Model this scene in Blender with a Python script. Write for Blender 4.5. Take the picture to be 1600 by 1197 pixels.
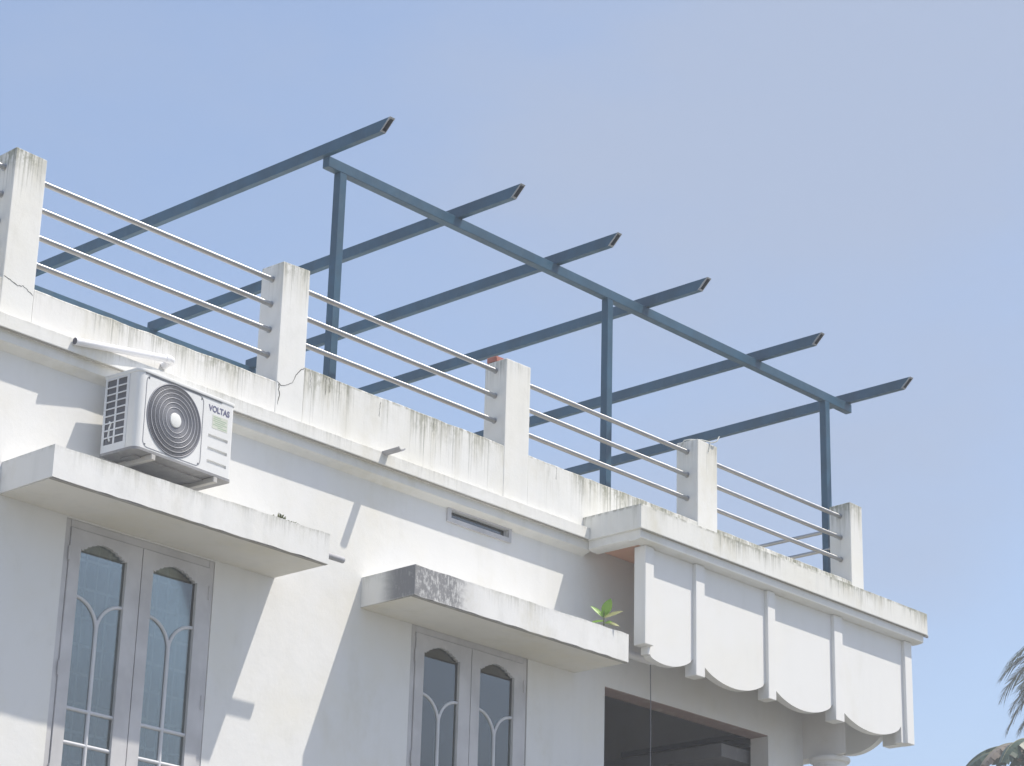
import bpy, bmesh, math, random
from mathutils import Vector, Matrix, Quaternion
R = math.radians
random.seed(7)
for o in list(bpy.data.objects): bpy.data.objects.remove(o)
SC = bpy.context.scene
COL = SC.collection

# ------------------------------------------------------------------ camera
cam = bpy.data.cameras.new('camera'); camo = bpy.data.objects.new('camera', cam); COL.objects.link(camo)
SC.camera = camo
cam.sensor_fit = 'HORIZONTAL'; cam.sensor_width = 36.0; cam.lens = 3775.2 / 1600 * 36.0
cam.clip_start = 0.1; cam.clip_end = 20000
yaw, pit, rol = 0.82221868, 0.36641067, 0.02722476
fwd = Vector((math.sin(yaw) * math.cos(pit), math.cos(yaw) * math.cos(pit), math.sin(pit)))
rgt = Vector((math.cos(yaw), -math.sin(yaw), 0)); upv = rgt.cross(fwd)
r2 = rgt * math.cos(rol) + upv * math.sin(rol); u2 = upv * math.cos(rol) - rgt * math.sin(rol)
m3 = Matrix((r2, u2, -fwd)).transposed()
camo.matrix_world = Matrix.Translation((-9.01736, -12.89889, -7.49217)) @ m3.to_4x4()

# ------------------------------------------------------------------ sky, sun, exposure
SUN = Vector((0.87, -1.0, 2.54)).normalized()
world = bpy.data.worlds.new('World'); SC.world = world; world.use_nodes = True
wn = world.node_tree.nodes; wl = world.node_tree.links
sky = wn.new('ShaderNodeTexSky'); sky.sky_type = 'NISHITA'; sky.sun_disc = False
sky.sun_elevation = math.asin(SUN.z); sky.sun_rotation = math.atan2(SUN.x, SUN.y)
sky.air_density = 1.0; sky.dust_density = 1.6; sky.ozone_density = 2.0; sky.altitude = 0
# thin high cloud veil
wtc = wn.new('ShaderNodeTexCoord'); wmp = wn.new('ShaderNodeMapping'); wmp.inputs['Scale'].default_value = (1.0, 1.0, 2.2); wmp.inputs['Location'].default_value = (.9, 2.6, .3); wl.new(wtc.outputs['Generated'], wmp.inputs[0])
wnz = wn.new('ShaderNodeTexNoise'); wnz.inputs['Scale'].default_value = 2.2; wnz.inputs['Detail'].default_value = 7; wnz.inputs['Roughness'].default_value = .52; wl.new(wmp.outputs[0], wnz.inputs['Vector'])
wrg = wn.new('ShaderNodeMapRange'); wrg.interpolation_type = 'SMOOTHSTEP'; wl.new(wnz.outputs[0], wrg.inputs[0])
wrg.inputs[1].default_value = .36; wrg.inputs[2].default_value = .66; wrg.inputs[3].default_value = 0.14; wrg.inputs[4].default_value = .85
wmx = wn.new('ShaderNodeMix'); wmx.data_type = 'RGBA'; wl.new(wrg.outputs[0], wmx.inputs[0]); wl.new(sky.outputs[0], wmx.inputs[6]); wmx.inputs[7].default_value = (2.08, 2.46, 3.26, 1)
wl.new(wmx.outputs[2], wn['Background'].inputs[0]); wn['Background'].inputs[1].default_value = 0.133
sl = bpy.data.lights.new('sun', 'SUN'); sl.energy = 3.45; sl.angle = R(0.6); sl.color = (1.0, 0.93, 0.82)
so = bpy.data.objects.new('sun', sl); COL.objects.link(so); so.location = SUN * 60
so.rotation_euler = SUN.to_track_quat('Z', 'Y').to_euler()
SC.view_settings.view_transform = 'Standard'; SC.view_settings.look = 'None'
SC.view_settings.exposure = 0.68; SC.view_settings.gamma = 1.0; SC.view_settings.use_curve_mapping = False

GZ = -9.1     # ground level; z = 0 is the top of the parapet pillars

# ------------------------------------------------------------------ material helpers
class NT:
    def __init__(s, name):
        s.m = bpy.data.materials.new(name); s.m.use_nodes = True
        s.n = s.m.node_tree.nodes; s.l = s.m.node_tree.links; s.b = s.n['Principled BSDF']
        s.tc = s.n.new('ShaderNodeTexCoord')
    def put(s, v, sock):
        if isinstance(v, bpy.types.NodeSocket): s.l.new(v, sock)
        elif isinstance(v, (tuple, list)) and sock.type == 'RGBA': sock.default_value = tuple(v) + ((1,) if len(v) == 3 else ())
        else: sock.default_value = v
    def noise(s, scale=(1, 1, 1), sc=1.0, detail=4, rough=.55, loc=(0, 0, 0)):
        mp = s.n.new('ShaderNodeMapping'); s.l.new(s.tc.outputs['Object'], mp.inputs[0])
        mp.inputs['Scale'].default_value = scale; mp.inputs['Location'].default_value = loc
        nz = s.n.new('ShaderNodeTexNoise'); s.l.new(mp.outputs[0], nz.inputs['Vector'])
        nz.inputs['Scale'].default_value = sc; nz.inputs['Detail'].default_value = detail; nz.inputs['Roughness'].default_value = rough
        return nz.outputs[0]
    def math(s, op, a, b=0.0, clamp=False):
        x = s.n.new('ShaderNodeMath'); x.operation = op; x.use_clamp = clamp
        s.put(a, x.inputs[0]); s.put(b, x.inputs[1]); return x.outputs[0]
    def ramp(s, f, lo, hi, a=0.0, b=1.0):
        x = s.n.new('ShaderNodeMapRange'); x.clamp = True; x.interpolation_type = 'SMOOTHSTEP'
        s.put(f, x.inputs[0]); s.put(lo, x.inputs[1]); s.put(hi, x.inputs[2]); x.inputs[3].default_value = a; x.inputs[4].default_value = b
        return x.outputs[0]
    def mix(s, f, a, b, mode='MIX'):
        x = s.n.new('ShaderNodeMix'); x.data_type = 'RGBA'; x.blend_type = mode
        s.put(f, x.inputs[0]); s.put(a, x.inputs[6]); s.put(b, x.inputs[7]); return x.outputs[2]
    def xyz(s):
        x = s.n.new('ShaderNodeSeparateXYZ'); s.l.new(s.tc.outputs['Object'], x.inputs[0]); return x.outputs
    def bump(s, h, strength=.2, dist=.01):
        x = s.n.new('ShaderNodeBump'); x.inputs['Strength'].default_value = strength; x.inputs['Distance'].default_value = dist
        s.l.new(h, x.inputs['Height']); s.l.new(x.outputs[0], s.b.inputs['Normal'])
    def done(s, col, rough=.8, metal=0.0, spec=None):
        s.put(col, s.b.inputs['Base Color']); s.put(rough, s.b.inputs['Roughness']); s.b.inputs['Metallic'].default_value = metal
        if spec is not None: s.b.inputs['Specular IOR Level'].default_value = spec
        return s.m

def plaster(name, col=(.80, .80, .785), drip=None, dirt=.5, warm=.35, burn=None, relief=.18):
    """white wall paint; drip = (z of the top edge, length, amount) gives rain and algae streaks running down from an edge"""
    t = NT(name)
    big = t.noise(sc=1.1, detail=5, rough=.6)
    c = t.mix(t.ramp(big, .42, .72, 0, warm), col, (col[0] * .96, col[1] * .93, col[2] * .83))
    mott = t.noise((1, 1, .6), 5.5, 6, .65, (3, 1, 7))
    c = t.mix(t.ramp(mott, .52, .80, 0, dirt * .55), c, (.56, .55, .51))
    spots = t.noise((1, 1, .55), 26, 4, .6, (9, 2, 1))
    c = t.mix(t.ramp(spots, .68, .80, 0, dirt * .6), c, (.42, .41, .37))
    wash = t.noise((7, 7, .35), 1, 4, .5, (0, 4, 2))
    c = t.mix(t.ramp(wash, .50, .75, 0, dirt * .35), c, (.60, .61, .60))
    damp = t.noise((.9, .9, .55), 1.6, 6, .68, (11, 3, 6))
    c = t.mix(t.ramp(damp, .54, .74, 0, dirt * .8), c, (.60, .57, .46))
    if drip:
        zt, ln, am = drip
        z = t.xyz()[2]
        depth = t.math('SUBTRACT', zt, z)
        patch = t.noise((1.7, 1.7, .25), 1, 4, .6, (2, 8, 1)); pm = t.ramp(patch, .40, .56, .10, 1.0)
        vary = t.noise((60, 60, 9), 1, 4, .6, (6, 1, 2))
        def runs(fx, lo, hi, length, amt, colr, c, seed):
            n1 = t.noise((fx, fx, .12), 1, 3, .55, (seed, 3, 0)); n2 = t.noise((fx * .55, fx * .55, .10), 1, 3, .6, (3, seed, 1))
            reach = t.math('MULTIPLY', t.ramp(n2, .28, .74, .06, 1.7), length)
            fl = t.math('POWER', t.math('SUBTRACT', 1.0, t.math('DIVIDE', depth, reach), True), .8)
            mk = t.math('MULTIPLY', t.math('MULTIPLY', t.ramp(n1, lo, hi), fl), t.math('MULTIPLY', pm, t.ramp(vary, .25, .60, .45, 1.0)))
            return t.mix(t.math('MULTIPLY', mk, amt * am, True), c, colr)
        c = runs(7, .36, .64, ln * 1.15, .60, (.52, .50, .41), c, 11)
        c = runs(24, .44, .60, ln * .85, .62, (.33, .33, .28), c, 5)
        c = runs(70, .47, .62, ln, .62, (.18, .185, .155), c, 7)
        blot = t.math('MULTIPLY', t.ramp(t.noise((13, 13, 10), 1, 7, .74, (8, 8, 2)), .46, .62), t.math('SUBTRACT', 1.0, t.math('DIVIDE', depth, ln * .55), True))
        c = t.mix(t.math('MULTIPLY', t.math('MULTIPLY', blot, t.ramp(patch, .42, .60, .12, 1.0)), .62 * am, True), c, (.21, .22, .15))
        edge = t.math('SUBTRACT', 1.0, t.math('DIVIDE', t.math('SUBTRACT', zt, z), .028), True)
        c = t.mix(t.math('MULTIPLY', edge, t.ramp(t.noise((20, 20, 9), 1, 4, .6, (1, 1, 3)), .40, .66, 0, am * .8)), c, (.22, .22, .17))
    if burn:                                             # black mould on the weathered end of a sunshade
        x, y, z = t.xyz()
        jag = t.noise((10, 10, 30), 1, 3, .5)
        mx = t.ramp(t.math('ADD', x, t.math('MULTIPLY', jag, .22)), burn[0] + .02, burn[0] + .18, 1, 0)
        my = t.ramp(t.math('ADD', y, t.math('MULTIPLY', jag, .06)), burn[1] - .16, burn[1] + .06, 1, 0)
        up = t.ramp(z, -2.535, -2.500)
        a = t.ramp(t.noise((34, 34, 13), 1, 7, .78, (4, 4, 4)), .41, .52); b = t.ramp(t.noise((9, 22, 5), 1, 5, .65, (7, 2, 4)), .30, .52)
        side = t.ramp(x, 3.292, 3.305, 1, 0)
        pk = t.math('ADD', t.math('ADD', t.math('MULTIPLY', a, .78), t.math('MULTIPLY', b, .28)), t.math('MULTIPLY', side, .62), True)
        mk = t.math('MULTIPLY', t.math('MULTIPLY', mx, my), t.math('MULTIPLY', pk, up), True)
        c = t.mix(t.math('MULTIPLY', mk, .93), c, (.075, .078, .085))
        halo = t.math('MULTIPLY', t.ramp(x, burn[0], burn[0] + .28, .35, 0), t.math('MULTIPLY', up, my))
        c = t.mix(halo, c, (.45, .45, .46))
    hgt = t.math('ADD', t.math('MULTIPLY', t.noise(sc=38, detail=5, rough=.65), .35), t.math('MULTIPLY', t.noise(sc=3.5, detail=4, rough=.55, loc=(5, 5, 5)), 2.2))
    t.bump(hgt, relief, .012)
    return t.done(c, .88, spec=.2)

def paint(name, col, rough=.45, var=.06, dust=.15, dustcol=(.5, .5, .48), metal=0.0, spec=.4):
    t = NT(name)
    c = t.mix(t.ramp(t.noise(sc=3.1, detail=5), .35, .7), tuple(max(0, v * (1 - var)) for v in col), tuple(min(1, v * (1 + var)) for v in col))
    c = t.mix(t.ramp(t.noise((1, 1, .5), 17, 5, .65, (4, 1, 2)), .50, .80, 0, dust), c, dustcol)
    rr = t.ramp(t.noise(sc=9, detail=3), .3, .7, rough * .85, min(1, rough * 1.2))
    return t.done(c, rr, metal, spec)

M = {}
M['wall'] = plaster('wall_paint', (.76, .76, .75), dirt=.38, warm=.5)
M['cornice'] = plaster('cornice_paint', (.76, .76, .74), dirt=.7, drip=(-1.276, .10, .30))
M['fascia'] = plaster('balcony_edge_paint', (.76, .76, .73), dirt=.7, drip=(-1.166, .15, 1.15))
M['parapet_low'] = plaster('parapet_paint_low', (.77, .765, .745), dirt=.45, drip=(-.988, .22, 1.0))
M['parapet_high'] = plaster('parapet_paint_high', (.76, .76, .74), dirt=.45, drip=(-.792, .34, 1.4))
M['pillar'] = plaster('pillar_paint', (.76, .76, .74), dirt=.55, drip=(0.01, .32, 1.45))
M['shade'] = plaster('sunshade_paint', (.77, .77, .76), dirt=.75, drip=(-2.264, .12, .45))
M['shade_mould'] = plaster('sunshade_mouldy_paint', (.77, .77, .76), dirt=.75, drip=(-2.28, .12, .35), burn=(3.80, -.16))
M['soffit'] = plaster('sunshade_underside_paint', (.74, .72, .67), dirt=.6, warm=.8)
M['valance'] = plaster('valance_paint', (.78, .78, .77), dirt=.22, warm=.3, relief=.07)
M['peach'] = plaster('peach_ceiling_paint', (.72, .44, .32), dirt=.4, warm=.2)
M['lintel'] = plaster('dull_pink_lintel_paint', (.31, .235, .215), dirt=.5, warm=.2)
M['grime'] = plaster('grimy_drip_groove', (.36, .34, .31), dirt=1.0)
M['crack'] = paint('crack_dark', (.10, .095, .085), .95, .3, .4, spec=.1)
M['window'] = paint('window_grey_paint', (.545, .54, .55), .62, .10, .45, (.62, .61, .60), spec=.3)
M['bar'] = paint('glazing_bar_paint', (.62, .63, .66), .55, .06, .2, spec=.3)
M['grille'] = paint('window_grille_paint', (.40, .42, .42), .6)
M['dark'] = paint('dark_interior', (.10, .10, .105), .9, .2, .2)
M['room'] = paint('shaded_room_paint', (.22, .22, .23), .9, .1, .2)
M['curtain'] = paint('grey_curtain', (.24, .27, .285), .95, .15, .1)
M["blue"] = paint("blue_steel_paint", (.026, .083, .138), .42, .16, .22, (.13, .18, .22), spec=.5)
M['cut'] = paint('bare_cut_steel', (.34, .35, .36), .7, .2, .35, (.22, .20, .19))
M['tubein'] = paint('tube_inside', (.10, .115, .135), .8)
M['steel'] = paint('stainless_steel', (.45, .445, .44), .34, .05, .12, (.20, .18, .165), metal=1.0)
_n = M['steel'].node_tree; _b = _n.nodes['Principled BSDF']; _t = _n.nodes.new('ShaderNodeTangent'); _t.direction_type = 'RADIAL'; _t.axis = 'X'
_n.links.new(_t.outputs[0], _b.inputs['Tangent']); _b.inputs['Anisotropic'].default_value = .92; _b.inputs['Anisotropic Rotation'].default_value = .25
M['pvc'] = paint('white_pipe', (.80, .80, .82), .35, .03, .12)
M['pvcshade'] = paint('pipe_end_shade', (.10, .10, .12), .8)
M['greypipe'] = paint('grey_pipe', (.40, .40, .42), .6, .1, .4)
M['ac'] = paint('aircon_white', (.74, .745, .74), .42, .03, .22, (.55, .54, .50))
M['acgrey'] = paint('aircon_side', (.70, .72, .75), .45, .04, .25, (.5, .5, .48))
M['acdark'] = paint('aircon_coil', (.13, .14, .16), .6, .3, .2)
M['grillegrey'] = paint('fan_guard_grey', (.24, .245, .275), .45, .05, .2)
M['guardlight'] = paint('fan_guard_ring', (.52, .525, .55), .4)
M['hub'] = paint('fan_badge', (.78, .79, .77), .4)
M['acbase'] = paint('aircon_base', (.27, .27, .28), .6, .15, .5)
M['ink'] = paint('logo_ink', (.15, .15, .24), .5)
M['sticker'] = paint('label_paper', (.60, .63, .55), .6, .05, .2)
M['stickink'] = paint('label_print', (.38, .50, .36), .6)
M['steelbracket'] = paint('bracket_paint', (.50, .49, .47), .5, .1, .5, (.35, .26, .2))
M['brick'] = paint('red_brick', (.42, .15, .11), .9, .25, .4, (.55, .45, .4))
M['wire'] = paint('pale_cord', (.62, .63, .58), .7)
M['cable'] = paint('grey_cable', (.20, .20, .22), .7)
M['column'] = plaster('column_paint', (.72, .71, .69), dirt=.4)
M['slat'] = paint('shutter_grey', (.20, .20, .21), .6)

def leafmat(name, a, b, trans=.35, rough=.45):
    t = NT(name)
    info = t.n.new('ShaderNodeObjectInfo')
    c = t.mix(t.ramp(t.noise(sc=2.3, detail=4), .35, .65), a, b)
    c = t.mix(t.math('MULTIPLY', info.outputs['Random'], .35), c, b)
    t.done(c, rough)
    tr = t.n.new('ShaderNodeBsdfTranslucent'); t.put(c, tr.inputs[0])
    mx = t.n.new('ShaderNodeMixShader'); mx.inputs[0].default_value = trans
    out = t.n['Material Output']
    t.l.new(t.b.outputs[0], mx.inputs[1]); t.l.new(tr.outputs[0], mx.inputs[2]); t.l.new(mx.outputs[0], out.inputs[0])
    return t.m
M['leaf'] = leafmat('sapling_leaf', (.13, .36, .05), (.26, .42, .08))
M['leafold'] = leafmat('sapling_old_leaf', (.34, .40, .14), (.42, .42, .22))
M['palm'] = leafmat('palm_leaf', (.045, .085, .05), (.085, .12, .06), .25)
M['palmrib'] = paint('palm_rib', (.22, .22, .12), .6)
M['trunk'] = paint('palm_trunk', (.22, .19, .16), .9, .25, .4)
M['banana'] = leafmat('broad_leaf', (.025, .055, .035), (.055, .09, .055), .15)
M['bananadry'] = leafmat('broad_leaf_dry', (.24, .20, .16), (.30, .26, .21), .25)
M['moss'] = leafmat('moss_green', (.07, .10, .03), (.16, .17, .07), .2)

def glassmat():
    t = NT('reflective_window_glass')
    lw = t.n.new('ShaderNodeFresnel'); lw.inputs[0].default_value = 1.5
    tr = t.n.new('ShaderNodeBsdfTransparent'); tr.inputs[0].default_value = (.72, .78, .79, 1)
    gl = t.n.new('ShaderNodeBsdfGlossy'); gl.inputs['Roughness'].default_value = .015; gl.inputs[0].default_value = (.93, .96, .93, 1)
    f = t.math('ADD', t.math('MULTIPLY', lw.outputs[0], 1.0), .12, True)
    mx = t.n.new('ShaderNodeMixShader'); t.l.new(f, mx.inputs[0]); t.l.new(tr.outputs[0], mx.inputs[1]); t.l.new(gl.outputs[0], mx.inputs[2])
    t.l.new(mx.outputs[0], t.n['Material Output'].inputs[0])
    return t.m
M['glass'] = glassmat()

# ------------------------------------------------------------------ mesh helpers (all meshes are written in scene coordinates)
class MB:
    def __init__(s): s.bm = bmesh.new()
    def box(s, x0, x1, y0, y1, z0, z1):
        v = [s.bm.verts.new(p) for p in ((x0, y0, z0), (x1, y0, z0), (x1, y1, z0), (x0, y1, z0), (x0, y0, z1), (x1, y0, z1), (x1, y1, z1), (x0, y1, z1))]
        for f in ((0, 3, 2, 1), (4, 5, 6, 7), (0, 1, 5, 4), (1, 2, 6, 5), (2, 3, 7, 6), (3, 0, 4, 7)): s.bm.faces.new([v[i] for i in f])
        return s
    def prism(s, pts, ext):
        """closed polygon pts (3D) swept along vector ext"""
        e = Vector(ext); a = [s.bm.verts.new(p) for p in pts]; b = [s.bm.verts.new(Vector(p) + e) for p in pts]
        s.bm.faces.new(a); s.bm.faces.new(b[::-1]); n = len(pts)
        for i in range(n): s.bm.faces.new((a[i], b[i], b[(i + 1) % n], a[(i + 1) % n]))
        return s
    def tube(s, pts, rad, seg=12, cap=True):
        pts = [Vector(p) for p in pts]; rings = []
        rads = rad if isinstance(rad, (list, tuple)) else [rad] * len(pts)
        ref = None
        for i, p in enumerate(pts):
            d = (pts[min(i + 1, len(pts) - 1)] - pts[max(i - 1, 0)]).normalized()
            if ref is None: ref = Vector((0, 0, 1)) if abs(d.z) < .9 else Vector((1, 0, 0))
            u = (ref - d * ref.dot(d)).normalized(); w = d.cross(u); ref = u
            rings.append([s.bm.verts.new(p + (u * math.cos(2 * math.pi * k / seg) + w * math.sin(2 * math.pi * k / seg)) * rads[i]) for k in range(seg)])
        for a, b in zip(rings, rings[1:]):
            for k in range(seg): s.bm.faces.new((a[k], a[(k + 1) % seg], b[(k + 1) % seg], b[k]))
        if cap: s.bm.faces.new(rings[0][::-1]); s.bm.faces.new(rings[-1])
        return s
    def lathe(s, prof, c, axis='z', seg=32):
        rings = []
        for r, h in prof:
            ring = []
            for k in range(seg):
                a = 2 * math.pi * k / seg; ca, sa = math.cos(a) * r, math.sin(a) * r
                p = (ca, sa, h) if axis == 'z' else (ca, h, sa)
                ring.append(s.bm.verts.new(Vector(c) + Vector(p)))
            rings.append(ring)
        for a, b in zip(rings, rings[1:]):
            for k in range(seg): s.bm.faces.new((a[k], a[(k + 1) % seg], b[(k + 1) % seg], b[k]))
        s.bm.faces.new(rings[0]); s.bm.faces.new(rings[-1])
        return s
    def poly(s, pts):
        s.bm.faces.new([s.bm.verts.new(p) for p in pts]); return s
    def bevel(s, w=.006, seg=2, ang=50):
        bmesh.ops.recalc_face_normals(s.bm, faces=s.bm.faces)
        ed = [e for e in s.bm.edges if len(e.link_faces) == 2 and e.calc_face_angle(0) > R(ang)]
        bmesh.ops.bevel(s.bm, geom=ed, offset=w, segments=seg, profile=.6, affect='EDGES', clamp_overlap=True)
        return s
    def build(s, name, mat, parent=None, smooth=None, mats=None, flip=True):
        if flip: bmesh.ops.recalc_face_normals(s.bm, faces=s.bm.faces)
        me = bpy.data.meshes.new(name); s.bm.to_mesh(me); s.bm.free()
        me.materials.append(M[mat])
        for x in mats or (): me.materials.append(M[x])
        if smooth:
            me.polygons.foreach_set('use_smooth', [True] * len(me.polygons))
            if smooth is not True: me.set_sharp_from_angle(angle=R(smooth))
        return link(name, me, parent)

def link(name, data, parent=None):
    o = bpy.data.objects.new(name, data); COL.objects.link(o)
    if parent: attach(o, parent)
    return o
ROOTM = {}
def world_of(o):
    return ROOTM.get(o.name, Matrix.Identity(4))
def attach(o, parent):
    o.parent = parent; o.matrix_parent_inverse = world_of(parent).inverted()
def thing(name, loc, label, cat, group=None):
    o = bpy.data.objects.new(name, None); COL.objects.link(o); o.location = loc; o.empty_display_size = .2
    ROOTM[o.name] = Matrix.Translation(loc)
    tag(o, label, cat, group); return o
def tag(o, label, cat, group=None, kind=None):
    o['label'] = label; o['category'] = cat
    if group: o['group'] = group
    if kind: o['kind'] = kind
    return o
def box(name, mat, parent, x0, x1, y0, y1, z0, z1, bev=0.0, seg=2):
    b = MB().box(x0, x1, y0, y1, z0, z1)
    if bev: b.bevel(bev, seg)
    return b.build(name, mat, parent)

# ------------------------------------------------------------------ ground
gt = NT('ground_earth')
gc = gt.mix(gt.ramp(gt.noise(sc=.25, detail=6), .4, .6), (.20, .19, .17), (.15, .16, .13)); gc = gt.mix(gt.ramp(gt.noise(sc=3, detail=6), .4, .7, 0, .5), gc, (.24, .235, .22))
M['ground'] = gt.done(gc, .95)
gb = MB(); S = 900
gb.poly(((-S, -S, GZ), (S, -S, GZ), (S, S, GZ), (-S, S, GZ)))
g = gb.build('ground', 'ground'); g['kind'] = 'structure'

# ------------------------------------------------------------------ the house
YW = .052            # front wall face
ZS = -1.378          # underside of roof slab
house = thing('house', (4.0, 2.0, GZ), 'white two-storey house with railed roof terrace, sunshades and scalloped balcony edge', 'house')

def wall_with_holes(name, mat, parent, x0, x1, z0, z1, y0, y1, holes):
    """a wall as one mesh: only the outer faces and the reveals of its openings"""
    xs = sorted({x0, x1} | {h[0] for h in holes} | {h[1] for h in holes}); zs = sorted({z0, z1} | {h[2] for h in holes} | {h[3] for h in holes})
    nx, nz = len(xs) - 1, len(zs) - 1
    full = lambda i, k: 0 <= i < nx and 0 <= k < nz and not any(h[0] <= (xs[i] + xs[i + 1]) / 2 <= h[1] and h[2] <= (zs[k] + zs[k + 1]) / 2 <= h[3] for h in holes)
    b = MB(); V = {}
    def v(i, j, k):
        if (i, j, k) not in V: V[(i, j, k)] = b.bm.verts.new((xs[i], (y0, y1)[j], zs[k]))
        return V[(i, j, k)]
    for i in range(nx):
        for k in range(nz):
            if not full(i, k): continue
            for j in (0, 1): b.bm.faces.new((v(i, j, k), v(i + 1, j, k), v(i + 1, j, k + 1), v(i, j, k + 1)))
            if not full(i - 1, k): b.bm.faces.new((v(i, 0, k), v(i, 1, k), v(i, 1, k + 1), v(i, 0, k + 1)))
            if not full(i + 1, k): b.bm.faces.new((v(i + 1, 0, k), v(i + 1, 1, k), v(i + 1, 1, k + 1), v(i + 1, 0, k + 1)))
            if not full(i, k - 1): b.bm.faces.new((v(i, 0, k), v(i + 1, 0, k), v(i + 1, 1, k), v(i, 1, k)))
            if not full(i, k + 1): b.bm.faces.new((v(i, 0, k + 1), v(i + 1, 0, k + 1), v(i + 1, 1, k + 1), v(i, 1, k + 1)))
    return b.build(name, mat, parent)

WZ0, WZ1 = -4.46, -2.505
WL = (.492, 1.832); WR = (3.855, 5.208)
VENT = (4.235, 4.922, -1.560, -1.492)
DOOR = (6.177, 8.47, -4.6, -2.555)
wall_with_holes('wall', 'wall', house, -5.0, 9.006, GZ, ZS, YW, .252,
                [(WL[0], WL[1], WZ0, WZ1), (WR[0], WR[1], WZ0 - .012, WZ1 - .012), VENT, DOOR])
box('side_wall', 'wall', house, -5.0, -4.8, .254, 8.0, GZ, ZS)
box('side_wall', 'wall', house, 8.806, 9.006, .254, 8.0, GZ, ZS)
box('back_wall', 'wall', house, -4.798, 8.804, 7.8, 8.0, GZ, ZS)
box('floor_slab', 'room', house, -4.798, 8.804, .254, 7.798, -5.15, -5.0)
box('light_block_floor', 'room', house, 5.82, 9.9, -.62, YW - .002, -4.75, -4.6)  # unseen floor, added to keep ground bounce off the porch wall
box('light_block_wall', 'wall', house, 5.84, 9.9, -.60, -.50, -4.598, -3.48)  # unseen wall below the view, added to darken the porch by blocking ground light
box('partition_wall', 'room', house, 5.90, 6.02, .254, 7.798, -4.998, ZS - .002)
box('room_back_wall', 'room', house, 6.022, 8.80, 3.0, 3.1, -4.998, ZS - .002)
for xa, xb in ((.3, 2.05), (3.65, 5.4)):
    cu_ = MB(); n = 90; top = []; bot = []
    for k in range(n + 1):
        x = xa + (xb - xa) * k / n; y = .335 + .028 * math.sin(k * .9) + .012 * math.sin(k * 2.3 + 1)
        top.append(cu_.bm.verts.new((x, y, -2.3))); bot.append(cu_.bm.verts.new((x, y + .01 * math.sin(k * .4), -4.9)))
    for k in range(n): cu_.bm.faces.new((bot[k], bot[k + 1], top[k + 1], top[k]))
    cu_.build('curtain', 'curtain', house, smooth=True)
box('lintel_underside', 'lintel', house, 6.180, 8.467, YW + .004, .249, -2.562, -2.5555)

# roof slab and its projecting edges
def slab(name, mat, x0, x1, y0, y1, z0, z1):
    return box(name, mat, house, x0, x1, y0, y1, z0, z1, .0045)
slab('roof_slab', 'cornice', -5.15, 5.806, -.078, 8.2, ZS, -1.276)
slab('balcony_slab', 'fascia', 5.808, 10.108, -.638, 8.2, ZS, -1.166)
box('drip_edge', 'grime', house, -5.14, 5.80, -.070, -.052, ZS - .006, ZS - .0005)
box('drip_edge', 'grime', house, 5.83, 10.09, -.630, -.612, ZS - .006, ZS - .0005)
def moulding(pts, ext): MB().prism(pts, ext).build('cornice_moulding', 'cornice', house, smooth=35)
def cove(d0, d1, h, n=5):   # profile: distance from wall, depth below the slab
    p = [(0, -.001), (d0, -.001), (d0 - .006, -h * .60)]
    for i in range(n + 1):
        a = math.pi / 2 * i / n; p.append((d1 * (1 - math.sin(a)) + (d0 - .006 - d1) * (1 - i / n) * 0, -h * .60 - h * .40 * (1 - math.cos(a)))) if i else p.append((d1, -h * .62))
    return p
pr = [(0, -.0006), (.084, -.0006), (.082, -.074), (.070, -.083), (.040, -.091), (.020, -.098), (0, -.112)]
moulding([(-5.0, YW - .0005 - d, ZS + z) for d, z in pr], (10.87, 0, 0))
prb = [(0, -.0006), (.122, -.0006), (.120, -.070), (.108, -.080), (.06, -.086), (0, -.088)]
moulding([(5.834, -.490 - d, ZS + z) for d, z in prb], (4.236, 0, 0))
moulding([(5.955 - d, -.489, ZS + z) for d, z in prb], (0, .489 - .04, 0))
moulding([(9.949 + d, -.489, ZS + z) for d, z in prb], (0, 3.0, 0))
box('porch_ceiling', 'peach', house, 5.957, 9.84, -.42, YW - .004, ZS - .012, ZS - .002)

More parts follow.
